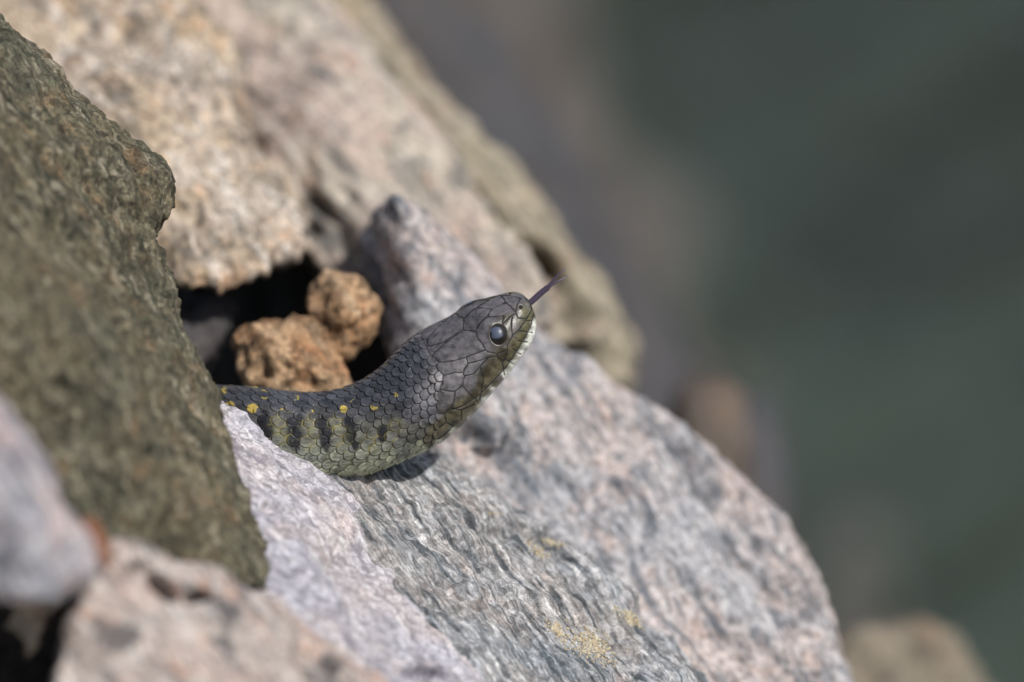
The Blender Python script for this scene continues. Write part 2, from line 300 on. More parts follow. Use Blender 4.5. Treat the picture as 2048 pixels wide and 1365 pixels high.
rock('rock', 'long pinkish grey gneiss slab with a pointed top, rising behind the snake head',
     [hull([(792, 392, 46), (735, 440, 58), (722, 480, 58), (745, 560, 56), (770, 640, 52), (830, 780, 40), (815, 520, 42), (850, 640, 38), (870, 440, 54), (980, 552, 56), (1095, 668, 56), (1000, 900, 34), (880, 900, 34)], (40, 60, 60), 0.9),
      hull([(900, 640, 52), (1095, 668, 56), (1180, 712, 58), (1255, 765, 60), (1350, 850, 60), (1480, 945, 58), (1565, 1028, 54), (1610, 1110, 50), (1617, 1205, 46), (1650, 1290, 44), (1720, 1420, 42), (1500, 1470, 30), (1250, 1230, 33), (1130, 1120, 32), (1000, 1020, 32), (860, 980, 34), (850, 860, 36)], (30, 70, 60), 0.9, 90)],
     M_slab, 1.1, 3, big=2.2, lay=1.9, fine=0.6, bigL=30, seed=8, crack=1.6, lump=0.3, lumpL=10, dents=[(960, 890, 36, 8, -20, 3, 2.0)])
rock('rock', 'small round brown stone perched in the mouth of the dark hollow',
     [hull([(622, 570, 38), (660, 546, 38), (710, 552, 37), (752, 590, 36), (764, 622, 36), (740, 680, 32), (690, 720, 32), (640, 690, 32), (612, 620, 35), (690, 610, 29)], (0, 0, 12), 0.8)],
     M_brown, 0.7, 8, big=1.4, lay=0.6, fine=0.5, bigL=7, seed=9, lump=0.8, lumpL=6)
rock('rock', 'lumpy brown stone just above the snake body inside the hollow',
     [hull([(460, 668, 32), (520, 650, 32), (600, 632, 33), (640, 652, 32), (690, 740, 28), (700, 810, 26), (560, 830, 24), (500, 800, 26), (490, 730, 28), (600, 720, 22)], (0, 0, 14), 0.8)],
     M_brown, 0.7, 8, big=1.8, lay=0.8, fine=0.5, bigL=7, seed=10, lump=1.4, lumpL=7)
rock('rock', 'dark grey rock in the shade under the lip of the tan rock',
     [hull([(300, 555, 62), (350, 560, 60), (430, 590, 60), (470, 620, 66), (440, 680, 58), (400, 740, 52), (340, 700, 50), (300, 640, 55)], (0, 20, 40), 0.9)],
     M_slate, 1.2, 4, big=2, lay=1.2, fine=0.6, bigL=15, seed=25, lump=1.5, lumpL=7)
rock('rock', 'filler rock deep in the hollow behind the brown stones, dark colour deepening the shade',
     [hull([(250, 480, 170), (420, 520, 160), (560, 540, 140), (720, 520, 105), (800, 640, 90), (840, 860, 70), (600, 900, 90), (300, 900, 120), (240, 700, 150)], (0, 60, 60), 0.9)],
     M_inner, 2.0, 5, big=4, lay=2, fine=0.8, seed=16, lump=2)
rock('rock', 'filler stone under the olive boulder, dark colour deepening the shade of the low hollow',
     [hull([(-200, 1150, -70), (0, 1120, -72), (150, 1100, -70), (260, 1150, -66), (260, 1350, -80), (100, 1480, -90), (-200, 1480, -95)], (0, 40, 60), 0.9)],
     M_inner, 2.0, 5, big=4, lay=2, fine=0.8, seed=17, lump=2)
rock('rock', 'dark wet rock spur sloping down into the water beyond the beige ledge',
     [hull([(560, -300, 520), (860, -300, 560), (900, -60, 580), (980, 100, 620), (1080, 260, 660), (1190, 420, 700), (1290, 560, 760), (1370, 690, 780), (1420, 800, 760), (1300, 900, 600), (900, 420, 500)], (0, 420, 200), 0.9, 250)],
     M_wet, 7, 5, big=18, lay=6, fine=2, bigL=100, seed=11)
rock('rock', 'added rock behind the beige ledge, its slate dark colour standing for shade on the spur',
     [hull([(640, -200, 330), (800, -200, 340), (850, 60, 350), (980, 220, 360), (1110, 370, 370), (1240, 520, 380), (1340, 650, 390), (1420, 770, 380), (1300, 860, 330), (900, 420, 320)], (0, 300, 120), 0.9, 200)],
     M_slate, 4, 5, big=7, lay=3, fine=1, bigL=60, seed=19)  # added rock; its dark colour stands for the spur's shaded near side
rock('rock', 'long drowned rock shelf fading out under the water beside the wet spur',
     [hull([(800, -300, 1250), (1060, -200, 1310), (1150, 60, 1260), (1260, 250, 1210), (1380, 430, 1160), (1500, 600, 1110), (1620, 760, 1060), (1500, 900, 1000), (1000, 300, 1100)], (0, 500, 200), 0.9)],
     M_wet, 12, 5, big=30, lay=6, fine=2, bigL=140, seed=18)
rock('rock', 'brown blurred stone peeking over the gneiss slab beside the water',
     [hull([(1345, 800, 190), (1390, 762, 190), (1450, 748, 190), (1486, 790, 190), (1490, 880, 185), (1470, 960, 180), (1380, 900, 182)], (0, 40, 60), 0.9, 90)],
     M_wetbrown, 2.5, 5, big=2.5, lay=1.5, fine=0.5, seed=12)
rock('rock', 'grey blurred stone at the waterside behind the brown stone',
     [hull([(1470, 790, 270), (1530, 760, 270), (1565, 810, 270), (1580, 900, 260), (1590, 1010, 250), (1560, 1080, 240), (1450, 960, 240)], (0, 60, 80), 0.9, 120)],
     M_slate, 3, 5, big=3, lay=1.5, fine=0.5, seed=13)
rock('rock', 'low brownish beige stone at the foot of the gneiss slab above the dark water',
     [hull([(1640, 1290, 180), (1700, 1262, 180), (1780, 1250, 185), (1850, 1228, 190), (1900, 1275, 190), (1950, 1350, 185), (2010, 1460, 180), (1650, 1460, 160)], (0, 60, 80), 0.9, 120)],
     M_low, 2.2, 4, big=3.5, lay=1.8, fine=0.6, bigL=22, seed=14, lump=2.0)
rock('rock', 'dim grey brown boulder awash in the water beyond the low beige stone',
     [hull([(1600, 1060, 924), (1690, 1000, 938), (1760, 1010, 938), (1850, 1090, 924), (1950, 1240, 893), (2040, 1400, 863), (1700, 1450, 825), (1590, 1250, 863)], (0, 300, 200), 0.9)],
     M_wet, 8, 5, big=12, lay=5, fine=2, bigL=100, seed=15)

# ------------------------------------------------------------------ crusty lichen on the slab crest
from mathutils.bvhtree import BVHTree
def ico():
    bm = bmesh.new(); bmesh.ops.create_icosphere(bm, subdivisions=1, radius=1); v = V([x.co[:] for x in bm.verts]); f = np.array([[q.index for q in p.verts] for p in bm.faces]); bm.free(); return v, f
s = NT('lichen_crust'); c = s.mix(s.ramp(s.noise(s.n('ShaderNodeTexCoord').outputs['Object'], 700, 3), 0.35, 0.65), srgb(170, 154, 124), srgb(198, 186, 160))
s.t.links.new(c, s.b.inputs['Base Color']); s.b.inputs['Roughness'].default_value = 0.95; M_lichen = s.m
me = slab4.data; nv_ = len(me.vertices); co = np.empty(nv_ * 3, np.float32); me.vertices.foreach_get('co', co); co = co.reshape(-1, 3) * 1000 + V(slab4.location) * 1000
ixs = np.empty(len(me.loops), np.int32); me.loops.foreach_get('vertex_index', ixs)
bvh = BVHTree.FromPolygons([tuple(p) for p in co], ixs.reshape(-1, 4).tolist())
iv, if_ = ico(); camp = O - D * FV
for (lx, ly, rx, ry, ang, n) in ((1180, 1290, 46, 26, 30, 420), (1262, 1238, 26, 12, 30, 130), (1115, 1262, 26, 10, 50, 130), (1075, 1100, 20, 10, 30, 60), (1300, 1215, 26, 10, 50, 90), (1105, 1085, 24, 7, 20, 60), (985, 1030, 14, 8, 0, 12)):
    rg_ = np.random.RandomState(lx); vs, fs, o_ = [], [], 0
    for k in range(n):
        a_, b_ = rg_.normal(size=2) * 0.55; t = math.radians(ang); qx = lx + a_ * rx * math.cos(t) - b_ * ry * math.sin(t); qy = ly + a_ * rx * math.sin(t) + b_ * ry * math.cos(t)
        dr = W(V([qx]), V([qy]), V([0.0]))[0] - camp; dr /= np.linalg.norm(dr)
        hit = bvh.ray_cast(Vector(camp), Vector(dr))
        if hit[0] is None: continue
        sz = rg_.uniform(0.12, 0.34); vs.append(V(hit[0]) + V(hit[1]) * sz * 0.1 + iv * sz * rg_.uniform(0.7, 1.3, size=(len(iv), 1)) * rg_.uniform(0.7, 1.2, 3)); fs.append(if_ + o_); o_ += len(iv)
    if vs: mesh_obj('lichen_patch', np.vstack(vs), np.vstack(fs), M_lichen, parent=slab4)['kind'] = 'stuff'

# ------------------------------------------------------------------ snake
# far (upper) and near (lower) outline points of cross-sections, then depth mm, width/height, squareness, where the back line lies (0 far edge .. 1 near edge)
ST = [((250, 800), (270, 985), 40, 1.0, 2.0, .05), ((330, 782), (345, 972), 26, 1.0, 2.0, .05), ((430, 773), (442, 964), 12, 1.0, 2.0, .05), ((520, 777), (530, 966), 6, 1.0, 2.0, .06), ((600, 786), (606, 968), 4, 1.0, 2.0, .06),
      ((660, 783), (676, 959), 3, 1.0, 2.0, .07), ((716, 765), (745, 946), 2, 1.02, 2.0, .09), ((755, 741), (805, 922), 1, 1.06, 2.1, .12), ((784, 713), (862, 896), 0, 1.12, 2.15, .16),
      ((820, 678), (911, 860), 0, 1.2, 2.2, .20), ((858, 655), (948, 824), 0, 1.25, 2.25, .225), ((889, 640), (984, 783), 0, 1.25, 2.3, .225), ((912, 627), (1015, 748), 0, 1.22, 2.35, .225), ((937, 607), (1044, 709), 0, 1.18, 2.4, .22),
      ((975, 598), (1060, 686), 0, 1.15, 2.4, .20), ((1003, 591), (1068, 664), 0, 1.15, 2.4, .20), ((1022, 587), (1070.5, 646), 0, 1.15, 2.4, .22), ((1036, 587), (1069, 632), 0, 1.15, 2.3, .26), ((1047, 591), (1066, 619), 0, 1.15, 2.2, .32), ((1055, 598), (1062, 609), 0, 1.1, 2.0, .4)]
F = V([a[0] for a in ST]); Nn = V([a[1] for a in ST]); par = V([a[2:] for a in ST])
def spow(x, e): return np.sign(x) * np.abs(x) ** e
def sect(th, k, n, belly):
    x = k * spow(np.sin(th), 2 / n); y = spow(np.cos(th), 2 / n); return x, np.where(y < 0, y * belly, y)
phis = []
tt = np.linspace(-math.pi, math.pi, 721)
for d0, k, n, qm in par:
    best = None
    for ph in np.radians(np.linspace(2, 80, 157)):
        x, y = sect(tt, k, n, 0.88); q = x * math.sin(ph) - y * math.cos(ph)
        e = abs((-math.cos(ph) - q.min()) / (q.max() - q.min()) - qm)
        if best is None or e < best[0]: best = (e, ph)
    phis.append(best[1])
par = np.column_stack([par[:, :3], phis])
cen = (F + Nn) / 2; U0 = np.concatenate([[0], np.cumsum(np.linalg.norm(np.diff(cen, axis=0), axis=1))])
def cubic(x, xp, fp):
    m = np.gradient(fp, xp, axis=0); i = np.clip(np.searchsorted(xp, x) - 1, 0, len(xp) - 2); h = (xp[i + 1] - xp[i])
    t = (x - xp[i]) / h; sh = (slice(None),) + (None,) * (fp.ndim - 1); t = t[sh]; h = h[sh]
    return (2 * t**3 - 3 * t**2 + 1) * fp[i] + (t**3 - 2 * t**2 + t) * h * m[i] + (-2 * t**3 + 3 * t**2) * fp[i + 1] + (t**3 - t**2) * h * m[i + 1]
u_vis = U0[2] - 20
u = np.concatenate([np.linspace(0, u_vis, 40)[:-1], np.linspace(u_vis, U0[-1], 640)])
allp = cubic(u, U0, np.hstack([F, Nn, par])); Fu, Nu = allp[:, :2], allp[:, 2:4]; d0, kk, nn, ph = allp[:, 4:].T
HALF = 300; th = np.linspace(0, math.pi, HALF + 1); th = np.concatenate([-th[:0:-1], th[:-1]]) # -pi .. <pi
NT_ = len(th); NS = len(u); j0 = HALF       # th[j0]=0
TH = np.broadcast_to(th, (NS, NT_))
x, y = sect(TH, kk[:, None], nn[:, None], 0.88)
q = x * np.sin(ph)[:, None] - y * np.cos(ph)[:, None]; e2 = x * np.cos(ph)[:, None] + y * np.sin(ph)[:, None]
L = np.linalg.norm(Nu - Fu, axis=1); qa, qb = q.min(1)[:, None], q.max(1)[:, None]; cs = L[:, None] / (qb - qa)
qn = (q - qa) / (qb - qa)
B = np.stack([Fu[:, None, 0] + qn * (Nu - Fu)[:, None, 0], -(Fu[:, None, 1] + qn * (Nu - Fu)[:, None, 1]), e2 * cs - d0[:, None] * 10], -1)  # px space, z towards the camera
# surface coordinates shared by both flanks: the traced position of the same spot on the right flank
mir = np.abs(np.arange(NT_) - j0) + j0; mir = np.where(mir >= NT_, 0, mir)
vx = B[:, mir, 0]; vy = -B[:, mir, 1]; thR = np.abs(TH)
nv = NS * NT_
idx = np.arange(nv).reshape(NS, NT_); nx = np.roll(idx, -1, 1)
faces = np.stack([idx[:-1], nx[:-1], nx[1:], idx[1:]], -1).reshape(-1, 4)
nrm = normals(B.reshape(-1, 3), faces)
if (nrm.reshape(NS, NT_, 3)[NS // 2, j0 + 75] @ (B[NS // 2, j0 + 75] - B[NS // 2].mean(0))) < 0: faces = faces[:, ::-1]; nrm = -nrm
vx, vy, thR = vx.ravel(), vy.ravel(), thR.ravel(); uu = np.broadcast_to(u[:, None], (NS, NT_)).ravel()

z1 = lambda pts: [(a / 5.1125 + 780, b / 5.1125 + 520) for a, b in pts]
z3 = lambda pts: [(a / 4.2667 + 760, b / 4.2667 + 640) for a, b in pts]
SUT = [z1(p) for p in (
    [(430, 985), (560, 860), (640, 800), (700, 755), (745, 722)],
    [(745, 722), (880, 735), (900, 810), (940, 860), (965, 910), (1000, 945)],
    [(965, 925), (860, 965), (770, 1000), (640, 1040), (500, 1050), (440, 985)], [(430, 985), (410, 1045), (480, 1080), (500, 1050)],
    [(880, 735), (900, 690), (960, 630), (1000, 605), (1060, 592), (1160, 580), (1145, 660)], [(1000, 605), (1015, 560), (1045, 497)],
    [(1045, 497), (1120, 470), (1190, 452)], [(1190, 452), (1230, 480), (1265, 520), (1285, 545)], [(1285, 545), (1220, 590), (1170, 640), (1140, 680)],
    [(1190, 452), (1225, 418), (1335, 382)], [(1285, 530), (1300, 460), (1340, 388)], [(1335, 382), (1400, 405), (1430, 450), (1447, 500)], [(1335, 382), (1330, 350)],
    [(1285, 545), (1310, 600), (1385, 605)], [(1447, 500), (1400, 590), (1380, 625), (1310, 715), (1250, 775), (1235, 810)],
    [(1250, 590), (1235, 650), (1240, 710), (1250, 775)],
    [(1380, 625), (1462, 618)], [(1315, 725), (1445, 742)], [(1300, 822), (1395, 838)], [(1250, 905), (1325, 960)], [(1170, 1010), (1255, 1060)], [(1235, 810), (1195, 870), (1195, 950), (1170, 1010), (1145, 1050), (1165, 1170)],
    [(1000, 945), (1090, 960), (1180, 930)], [(1090, 960), (1105, 1005), (1150, 1040)])]
SUT += [z3(p) for p in (
    [(735, 325), (750, 375), (830, 355), (920, 325), (990, 310)], [(750, 375), (715, 430), (710, 470), (722, 480), (800, 460), (850, 400), (920, 325)],
    [(485, 385), (490, 430), (545, 475), (640, 450), (712, 455)], [(545, 475), (528, 500), (535, 545), (505, 590), (520, 625)], [(722, 480), (700, 560), (760, 630), (825, 690)], [(850, 400), (880, 500), (860, 600), (845, 680)],
    [(505, 590), (590, 612), (640, 610), (700, 560)], [(640, 610), (630, 690), (605, 750), (550, 795), (490, 800)], [(605, 750), (690, 770), (800, 715)], [(550, 795), (560, 870), (620, 900)], [(560, 870), (480, 930), (440, 1010)], [(690, 770), (690, 850)], [(620, 900), (560, 960), (430, 1060)])]
MOUTH = [[(1066, 628), (1062, 648), (1053, 669), (1037, 694), (1010, 736), (981, 767), (955, 792), (925, 812), (905, 820)]]
def seg_dist(x, y, polys):
    r = np.full(len(x), 1e9)
    for pl_ in polys:
        for (ax, ay), (bx, by) in zip(pl_[:-1], pl_[1:]):
            dx, dy = bx - ax, by - ay; t = np.clip(((x - ax) * dx + (y - ay) * dy) / (dx * dx + dy * dy), 0, 1)
            r = np.minimum(r, np.hypot(x - ax - t * dx, y - ay - t * dy))
    return r
def inside(x, y, poly):
    r = np.zeros(len(x), bool)
    for (ax, ay), (bx, by) in zip(poly, poly[1:] + poly[:1]):
        c = ((ay > y) != (by > y)) & (x < (bx - ax) * (y - ay) / (by - ay + 1e-12) + ax); r ^= c
    return r
HEADP = [(780, 560), (862, 710), (873, 731), (876, 741), (886, 751), (883, 768), (878, 780), (877, 800), (874, 826), (880, 846), (872, 868), (880, 900), (1200, 900), (1200, 500)]
HEADP[0] = (845, 690)
wob = 0.9 * perlin(np.stack([vx / 9, vy / 9, 0 * vx], 1), 3); wob2 = 0.9 * perlin(np.stack([vx / 9, vy / 9, 0 * vx + 9.3], 1), 3)
hd = uu > U0[8]
head = np.zeros(nv, bool); head[hd] = inside(vx[hd], vy[hd], HEADP)
ds = np.full(nv, 99.0); ds[hd] = seg_dist(vx[hd] + wob[hd], vy[hd] + wob2[hd], SUT)
dm = np.full(nv, 99.0); dm[hd] = seg_dist(vx[hd], vy[hd], MOUTH)
# midline seam between paired plates is part of SUT (traced along the back line); chin shields under the jaw
# overlapping body scales: rows round the body, half-step offset between neighbours
PU = np.interp(u, [0, U0[4], U0[6], U0[8], U0[10]], [28, 28, 25, 18.5, 17]); ph_u = np.concatenate([[0], np.cumsum(np.diff(u) / ((PU[1:] + PU[:-1]) / 2))])
pa = np.broadcast_to(ph_u[:, None], (NS, NT_)).ravel(); PUv = np.broadcast_to(PU[:, None], (NS, NT_)).ravel()
DR = math.radians(122) / 11.5; rb = thR / DR
Rv = np.broadcast_to(L[:, None] / 2, (NS, NT_)).ravel(); RS = Rv * DR
wa = 0.10 * perlin(np.stack([vx / 25, vy / 25, 0 * vx], 1), 5); wb = 0.10 * perlin(np.stack([vx / 25, vy / 25, 0 * vx + 4], 1), 6)
paw, rbw = pa + wa, rb + wb
AA = PUv * 0.74; BW = RS * np.interp(uu, [U0[6], U0[8]], [0.72, 0.62])
best = np.full(nv, -1e9); de = np.full(nv, -1.0); ci = np.zeros(nv, int); cr = np.full(nv, 99); la = np.zeros(nv); lb = np.zeros(nv)
r0 = np.floor(rbw).astype(int)
for dr in (-1, 0, 1, 2):
    r = r0 + dr; offr = 0.5 * (r & 1)
    ib = np.floor(paw - offr).astype(int)
    for di in (0, 1, 2):
        i = ib + di; jit = np.sin(i * 12.9898 + np.abs(r) * 78.233) * 43758.5453; jit = (jit - np.floor(jit) - 0.5) * 0.22
        jb = np.sin(i * 39.3 + np.abs(r) * 11.1) * 9375.5; jb = (jb - np.floor(jb) - 0.5) * 0.16; js = 0.92 + 0.16 * (jit / 0.22 + 0.5)
        cpos = i + offr - jit; da = (paw - cpos) * PUv; db = (rbw - r + jb * (r != 0)) * RS
        rho = np.maximum((np.abs(da / (AA * js)) ** 2.4 + np.abs(db / (BW * js)) ** 2.4) ** (1 / 2.4), 0.92 * (np.abs(da / (AA * js)) * 0.62 + np.abs(db / (BW * js)) * 0.62))
        c = (rho < 1) & (cpos > best)
        best = np.where(c, cpos, best); de = np.where(c, (1 - rho) * 0.8 * np.minimum(AA, BW), de); ci = np.where(c, i, ci); cr = np.where(c, r, cr); la = np.where(c, da, la); lb = np.where(c, db, lb)
bare = cr == 99; cr = np.where(bare, r0, cr); ci = np.where(bare, np.floor(paw).astype(int), ci)
vent = rb > 11.45
ic = np.floor(pa * 1.0); fa = pa - ic
de = np.where(vent, np.minimum(np.abs(rb - 11.45) * RS, np.minimum(fa, 1 - fa) * PUv), de); la = np.where(vent, (fa - 0.5) * PUv, la)
rnd = np.sin(ci * 127.1 + np.abs(cr) * 311.7) * 43758.5453; rnd = rnd - np.floor(rnd)
rnd2 = np.sin(ci * 269.5 + np.abs(cr) * 183.3) * 43758.5453; rnd2 = rnd2 - np.floor(rnd2)
cid = np.unique(np.stack([ci, cr], 1) @ np.array([1000, 1]), return_inverse=True)[1]
cnt = np.bincount(cid); cvx = (np.bincount(cid, vx) / cnt)[cid]; cvy = (np.bincount(cid, vy) / cnt)[cid]     # middle of each scale
tip = np.clip(-la / (PUv * 0.5), -1, 1)          # the free edge points to the tail
keel = np.exp(-(lb / 1.3) ** 2) * (np.abs(cr) < 10) * ~vent * np.interp(uu, [U0[8], U0[9]], [1, .2])
hs = np.where(bare & ~vent, -0.3, (1.5 + 1.3 * tip) * sstep(0.0, 1.6, de) + 0.5 * keel * sstep(1, 4, de) + 0.5 * (rnd - 0.5))
gn = perlin(np.stack([vx / 14, vy / 14, 0 * vx + 2], 1), 11)
gap_s = np.where(bare & ~vent, 1.0, (1 - sstep(0.5, 1.3 + 0.8 * gn, de)) * np.where(vent, 0.8, sstep(-0.6, 0.2, tip)))
lab = vy - np.interp(vx, [900, 1068], [840, 638])
hh = 0.7 * sstep(0.2, 1.6, ds) + 0.45 * sstep(1, 9, ds) + 1.3
gap_h = (1 - sstep(1.0, 1.9, ds + 0.7 * wob)) * (0.85 + 0.15 * sstep(-0.4, 0.3, wob2))
disp = np.where(head, hh, hs); gap = np.where(head, gap_h, gap_s)
disp -= 2.2 * (1 - sstep(0.3, 2.0, dm)); gap = np.maximum(gap, 1 - sstep(0.8, 2.0, dm))
fade = np.broadcast_to(sstep(U0[-1] - 1, U0[-1] - 12, u)[:, None], (NS, NT_)).ravel(); disp = disp * fade
# brow, eye socket, nostril
EX, EY = 996.5, 670.0; re = np.hypot((vx - EX) / 0.9, (vy - EY) / 1.12)
right = (TH >= 0).ravel()
disp += 5.0 * np.exp(-(((vx - 972) * 0.75 + (vy - 645) * 0.66) / 17) ** 2 - (((vx - 972) * -0.66 + (vy - 645) * 0.75) / 15) ** 2) * right
disp += 0.3 * np.exp(-((re - 22) / 6.0) ** 2)
disp -= 6.0 * sstep(19.5, 14, re)
NX, NY = 1040.5, 616; rn = np.hypot(vx - NX, (vy - NY)); disp -= 4.0 * sstep(4.2, 1.6, rn); disp += 0.8 * np.exp(-((rn - 6.0) / 2.2) ** 2)
disp += 0.5 * fbm(np.stack([vx / 30, vy / 30, 0 * vx], 1), 2, 8)
Pp = B.reshape(-1, 3) + nrm * disp[:, None]

# colours of the skin
cp = []   # (x, y, colour, radius)
def C(col, *pts, r=16): cp.extend((x, y, col, r) for x, y in pts)
GREY = srgb(90, 86, 88); SLATE = srgb(60, 61, 66); OLV = srgb(88, 82, 64); OLD = srgb(58, 52, 38); LIP = srgb(224, 224, 214); LGR = srgb(128, 130, 118); PALE = srgb(172, 173, 146); CHIN = srgb(180, 180, 162)
C(GREY, (880, 680), (900, 705), (925, 690), (860, 700), (945, 650), (920, 640), (965, 625), (990, 615), (975, 645), (1015, 615), (1030, 600), (940, 700), (945, 730), (905, 745), (915, 770), (935, 765), (880, 770), (900, 790), (960, 690), r=20)
C(srgb(96, 94, 98), (850, 790), (865, 815), (840, 820), (820, 830), r=16)
C(SLATE, (800, 730), (815, 760), (790, 780), (830, 745), (760, 760), (740, 790), (700, 800), (660, 800), (600, 800), (540, 790), (480, 785), (420, 785), (840, 715), (800, 800), (300, 800), (360, 790), r=22)
C(srgb(70, 69, 70), (780, 820), (740, 825), (700, 830), (640, 835), (580, 835), (520, 830), (460, 830), r=18)
C(srgb(96, 95, 86), (760, 860), (720, 860), (670, 860), (620, 860), (560, 860), (500, 870), (800, 855), (820, 860), r=18)
C(LGR, (780, 895), (740, 905), (700, 910), (650, 910), (600, 910), (540, 905), (800, 900), r=14)
C(PALE, (700, 940), (740, 930), (780, 918), (660, 945), (600, 945), (840, 900), r=11)
C(OLV, (1000, 730), (985, 745), (970, 760), (990, 770), (965, 785), (945, 800), (920, 810), (930, 835), (900, 840), (880, 860), (860, 880), (1020, 700), (1025, 685), r=13)
C(OLD, (1010, 640), (1020, 635), (1018, 650), (975, 740), (960, 770), (1000, 715), (905, 822), (980, 722), (968, 752), (950, 785), (1008, 705), r=10)
C(srgb(100, 94, 92), (1028, 655), (1022, 672), (1012, 690), (1000, 755), r=7)
C(srgb(88, 84, 60), (1048, 625), (1056, 640), (1048, 660), (1040, 680), (1032, 695), (1020, 715), (1060, 630), (1052, 650), (1045, 672), r=10)
C(srgb(90, 86, 78), (1048, 612), (1035, 612), (1056, 618), r=7)
C(LIP, (1069, 648), (1063, 667), (1055, 684), (1042, 704), (1028, 724), (1010, 750), (988, 777), (970, 797), r=9)
C(CHIN, (960, 812), (935, 835), (905, 860), (875, 885), r=7)
num = np.zeros((nv, 3)); den = np.full(nv, 1e-9)
for (px, py, c, r) in cp:
    w = 1.0 / (((vx - px) ** 2 + (vy - py) ** 2) / r ** 2 + 0.15) ** 2.5
    num += w[:, None] * V(c); den += w
col = num / den[:, None]
mixc = lambda col, c, f: col * (1 - f[:, None]) + V(c) * f[:, None]
below = (thR > math.radians(118)) & ~head
under = sstep(math.radians(116), math.radians(126), thR) * np.interp(uu, [U0[7], U0[9]], [1, 0.5])
col = mixc(col, srgb(170, 170, 144), under * 0.8)
def blob(x, y, rx, ry, a=0.0, vx=vx, vy=vy):
    c, s_ = math.cos(a), math.sin(a); X = (vx - x) * c + (vy - y) * s_; Y = -(vx - x) * s_ + (vy - y) * c
    return np.exp(-((X / rx) ** 2 + (Y / ry) ** 2) ** 1.5)
col = col * (0.78 + 0.4 * np.where(head, 0.55, rnd))[:, None]
tint = np.where(head, 0, rnd2); col = mixc(col, srgb(84, 86, 92), 0.3 * sstep(0.6, 1, tint) * ~below)
mot = fbm(np.stack([vx / 12, vy / 12, 0 * vx], 1), 3, 31)
for (x_, y_, rx, ry) in ((588, 872, 13, 30), (600, 845, 9, 12), (652, 868, 14, 32), (642, 845, 10, 12), (703, 862, 12, 26), (712, 888, 10, 10), (530, 850, 14, 26), (765, 870, 9, 16), (478, 840, 12, 20)):
    col = mixc(col, srgb(22, 22, 26), 0.95 * sstep(0.15, 0.5, (0.75 * blob(x_, y_, rx, ry, -0.15) + 0.25 * blob(x_, y_, rx + 4, ry + 3, -0.15, cvx, cvy)) * (1 + 0.8 * mot)))
for (x_, y_) in ((560, 862), (552, 845), (568, 880), (617, 850), (625, 872), (620, 892), (672, 850), (690, 868), (680, 895), (735, 880), (748, 900), (728, 900), (790, 850), (775, 905), (705, 918), (660, 915)):
    col = mixc(col, srgb(122, 120, 84), 0.4 * (0.6 + 0.8 * mot) * blob(x_, y_, 14, 15))
for (x_, y_, rx, ry, a_) in ((866, 768, 9, 4, .5), (884, 793, 7, 10, .3), (876, 806, 6, 9, 0), (862, 742, 5, 4, 0), (910, 640, 7, 4, .4), (870, 693, 14, 4, -.2), (846, 682, 10, 8, -.6), (878, 722, 5, 4, 0), (880, 822, 8, 6, .3), (973, 705, 5, 5, 0), (893, 775, 4, 9, .4), (868, 790, 7, 4, .4), (900, 815, 6, 10, .5), (960, 745, 5, 14, .5), (935, 800, 12, 6, -.7), (908, 845, 14, 6, -.5), (855, 850, 10, 5, .3), (842, 835, 6, 4, 0)):
    col = mixc(col, srgb(46, 43, 34), 0.75 * blob(x_, y_, rx, ry, a_))
rim = np.where(head | bare, 0, sstep(0.9, 1.6, de) * sstep(4.0, 2.0, de) * sstep(0.0, 0.5, tip)); col = col * (1 + 0.35 * rim[:, None])
gapc = np.where(head[:, None], V(srgb(12, 12, 12)), V(srgb(14, 14, 17)))
gy = np.zeros(nv)
for (x_, y_, r_) in ((507, 818, 11), (570, 823, 11), (632, 820, 9), (688, 820, 9), (530, 794, 7), (594, 800, 6), (706, 803, 6), (748, 815, 8), (460, 812, 9), (792, 790, 6), (448, 786, 6)):
    b_ = sstep(0.3, 0.6, blob(x_, y_, r_, r_ * 0.8) * (1 + 1.2 * mot)); gy = np.maximum(gy, b_); col = mixc(col, srgb(190, 166, 78), 0.75 * b_ * (rnd > 0.35))
for (x_, y_) in ((556, 850), (565, 872), (617, 850), (620, 878), (672, 852), (686, 888), (735, 895), (745, 880), (790, 850), (780, 880)):
    gy = np.maximum(gy, 0.85 * blob(x_, y_, 17, 20))
gapc = gapc * (1 - gy[:, None]) + V(srgb(176, 162, 82)) * gy[:, None]
gapc = np.where((sstep(0.55, 0.8, under) > 0.5)[:, None], V(srgb(84, 90, 66)), gapc)
lowf = sstep(885, 925, vy) * (vx < 870); gapc = gapc * (1 - 0.7 * lowf[:, None]) + V(srgb(110, 116, 80)) * 0.7 * lowf[:, None]
col = col * (1 - 0.95 * gap[:, None]) + gapc * 0.95 * gap[:, None]
col = col * np.clip(1 + 0.5 * fbm(np.stack([vx / 16, vy / 10, 0 * vx], 1), 4, 41, 0.6), 0.5, 1.5)[:, None]
col = mixc(col, srgb(52, 46, 38), 0.8 * sstep(27, 19, re))
col = mixc(col, srgb(14, 13, 12), sstep(4.4, 2.6, rn)); col = mixc(col, srgb(22, 20, 18), sstep(18.5, 16, re))
rough = np.where(head, 0.36, 0.40) + 0.45 * gap + 0.1 * under
M_skin = NT('snake_skin'); s = M_skin; a = s.attr('skin_col'); pos = s.n('ShaderNodeTexCoord').outputs['Object']
nz = s.ramp(s.noise(pos, 900, 4, 0.6), 0.3, 0.7, 0.8, 1.2)
cc = s.mix(1.0, a.outputs['Color'], s.n('ShaderNodeCombineColor', i_0=nz, i_1=nz, i_2=nz).outputs[0], 'MULTIPLY')
s.t.links.new(cc, s.b.inputs['Base Color']); s.t.links.new(s.attr('skin_rough').outputs['Fac'], s.b.inputs['Roughness'])
s.b.inputs['Specular IOR Level'].default_value = 0.5
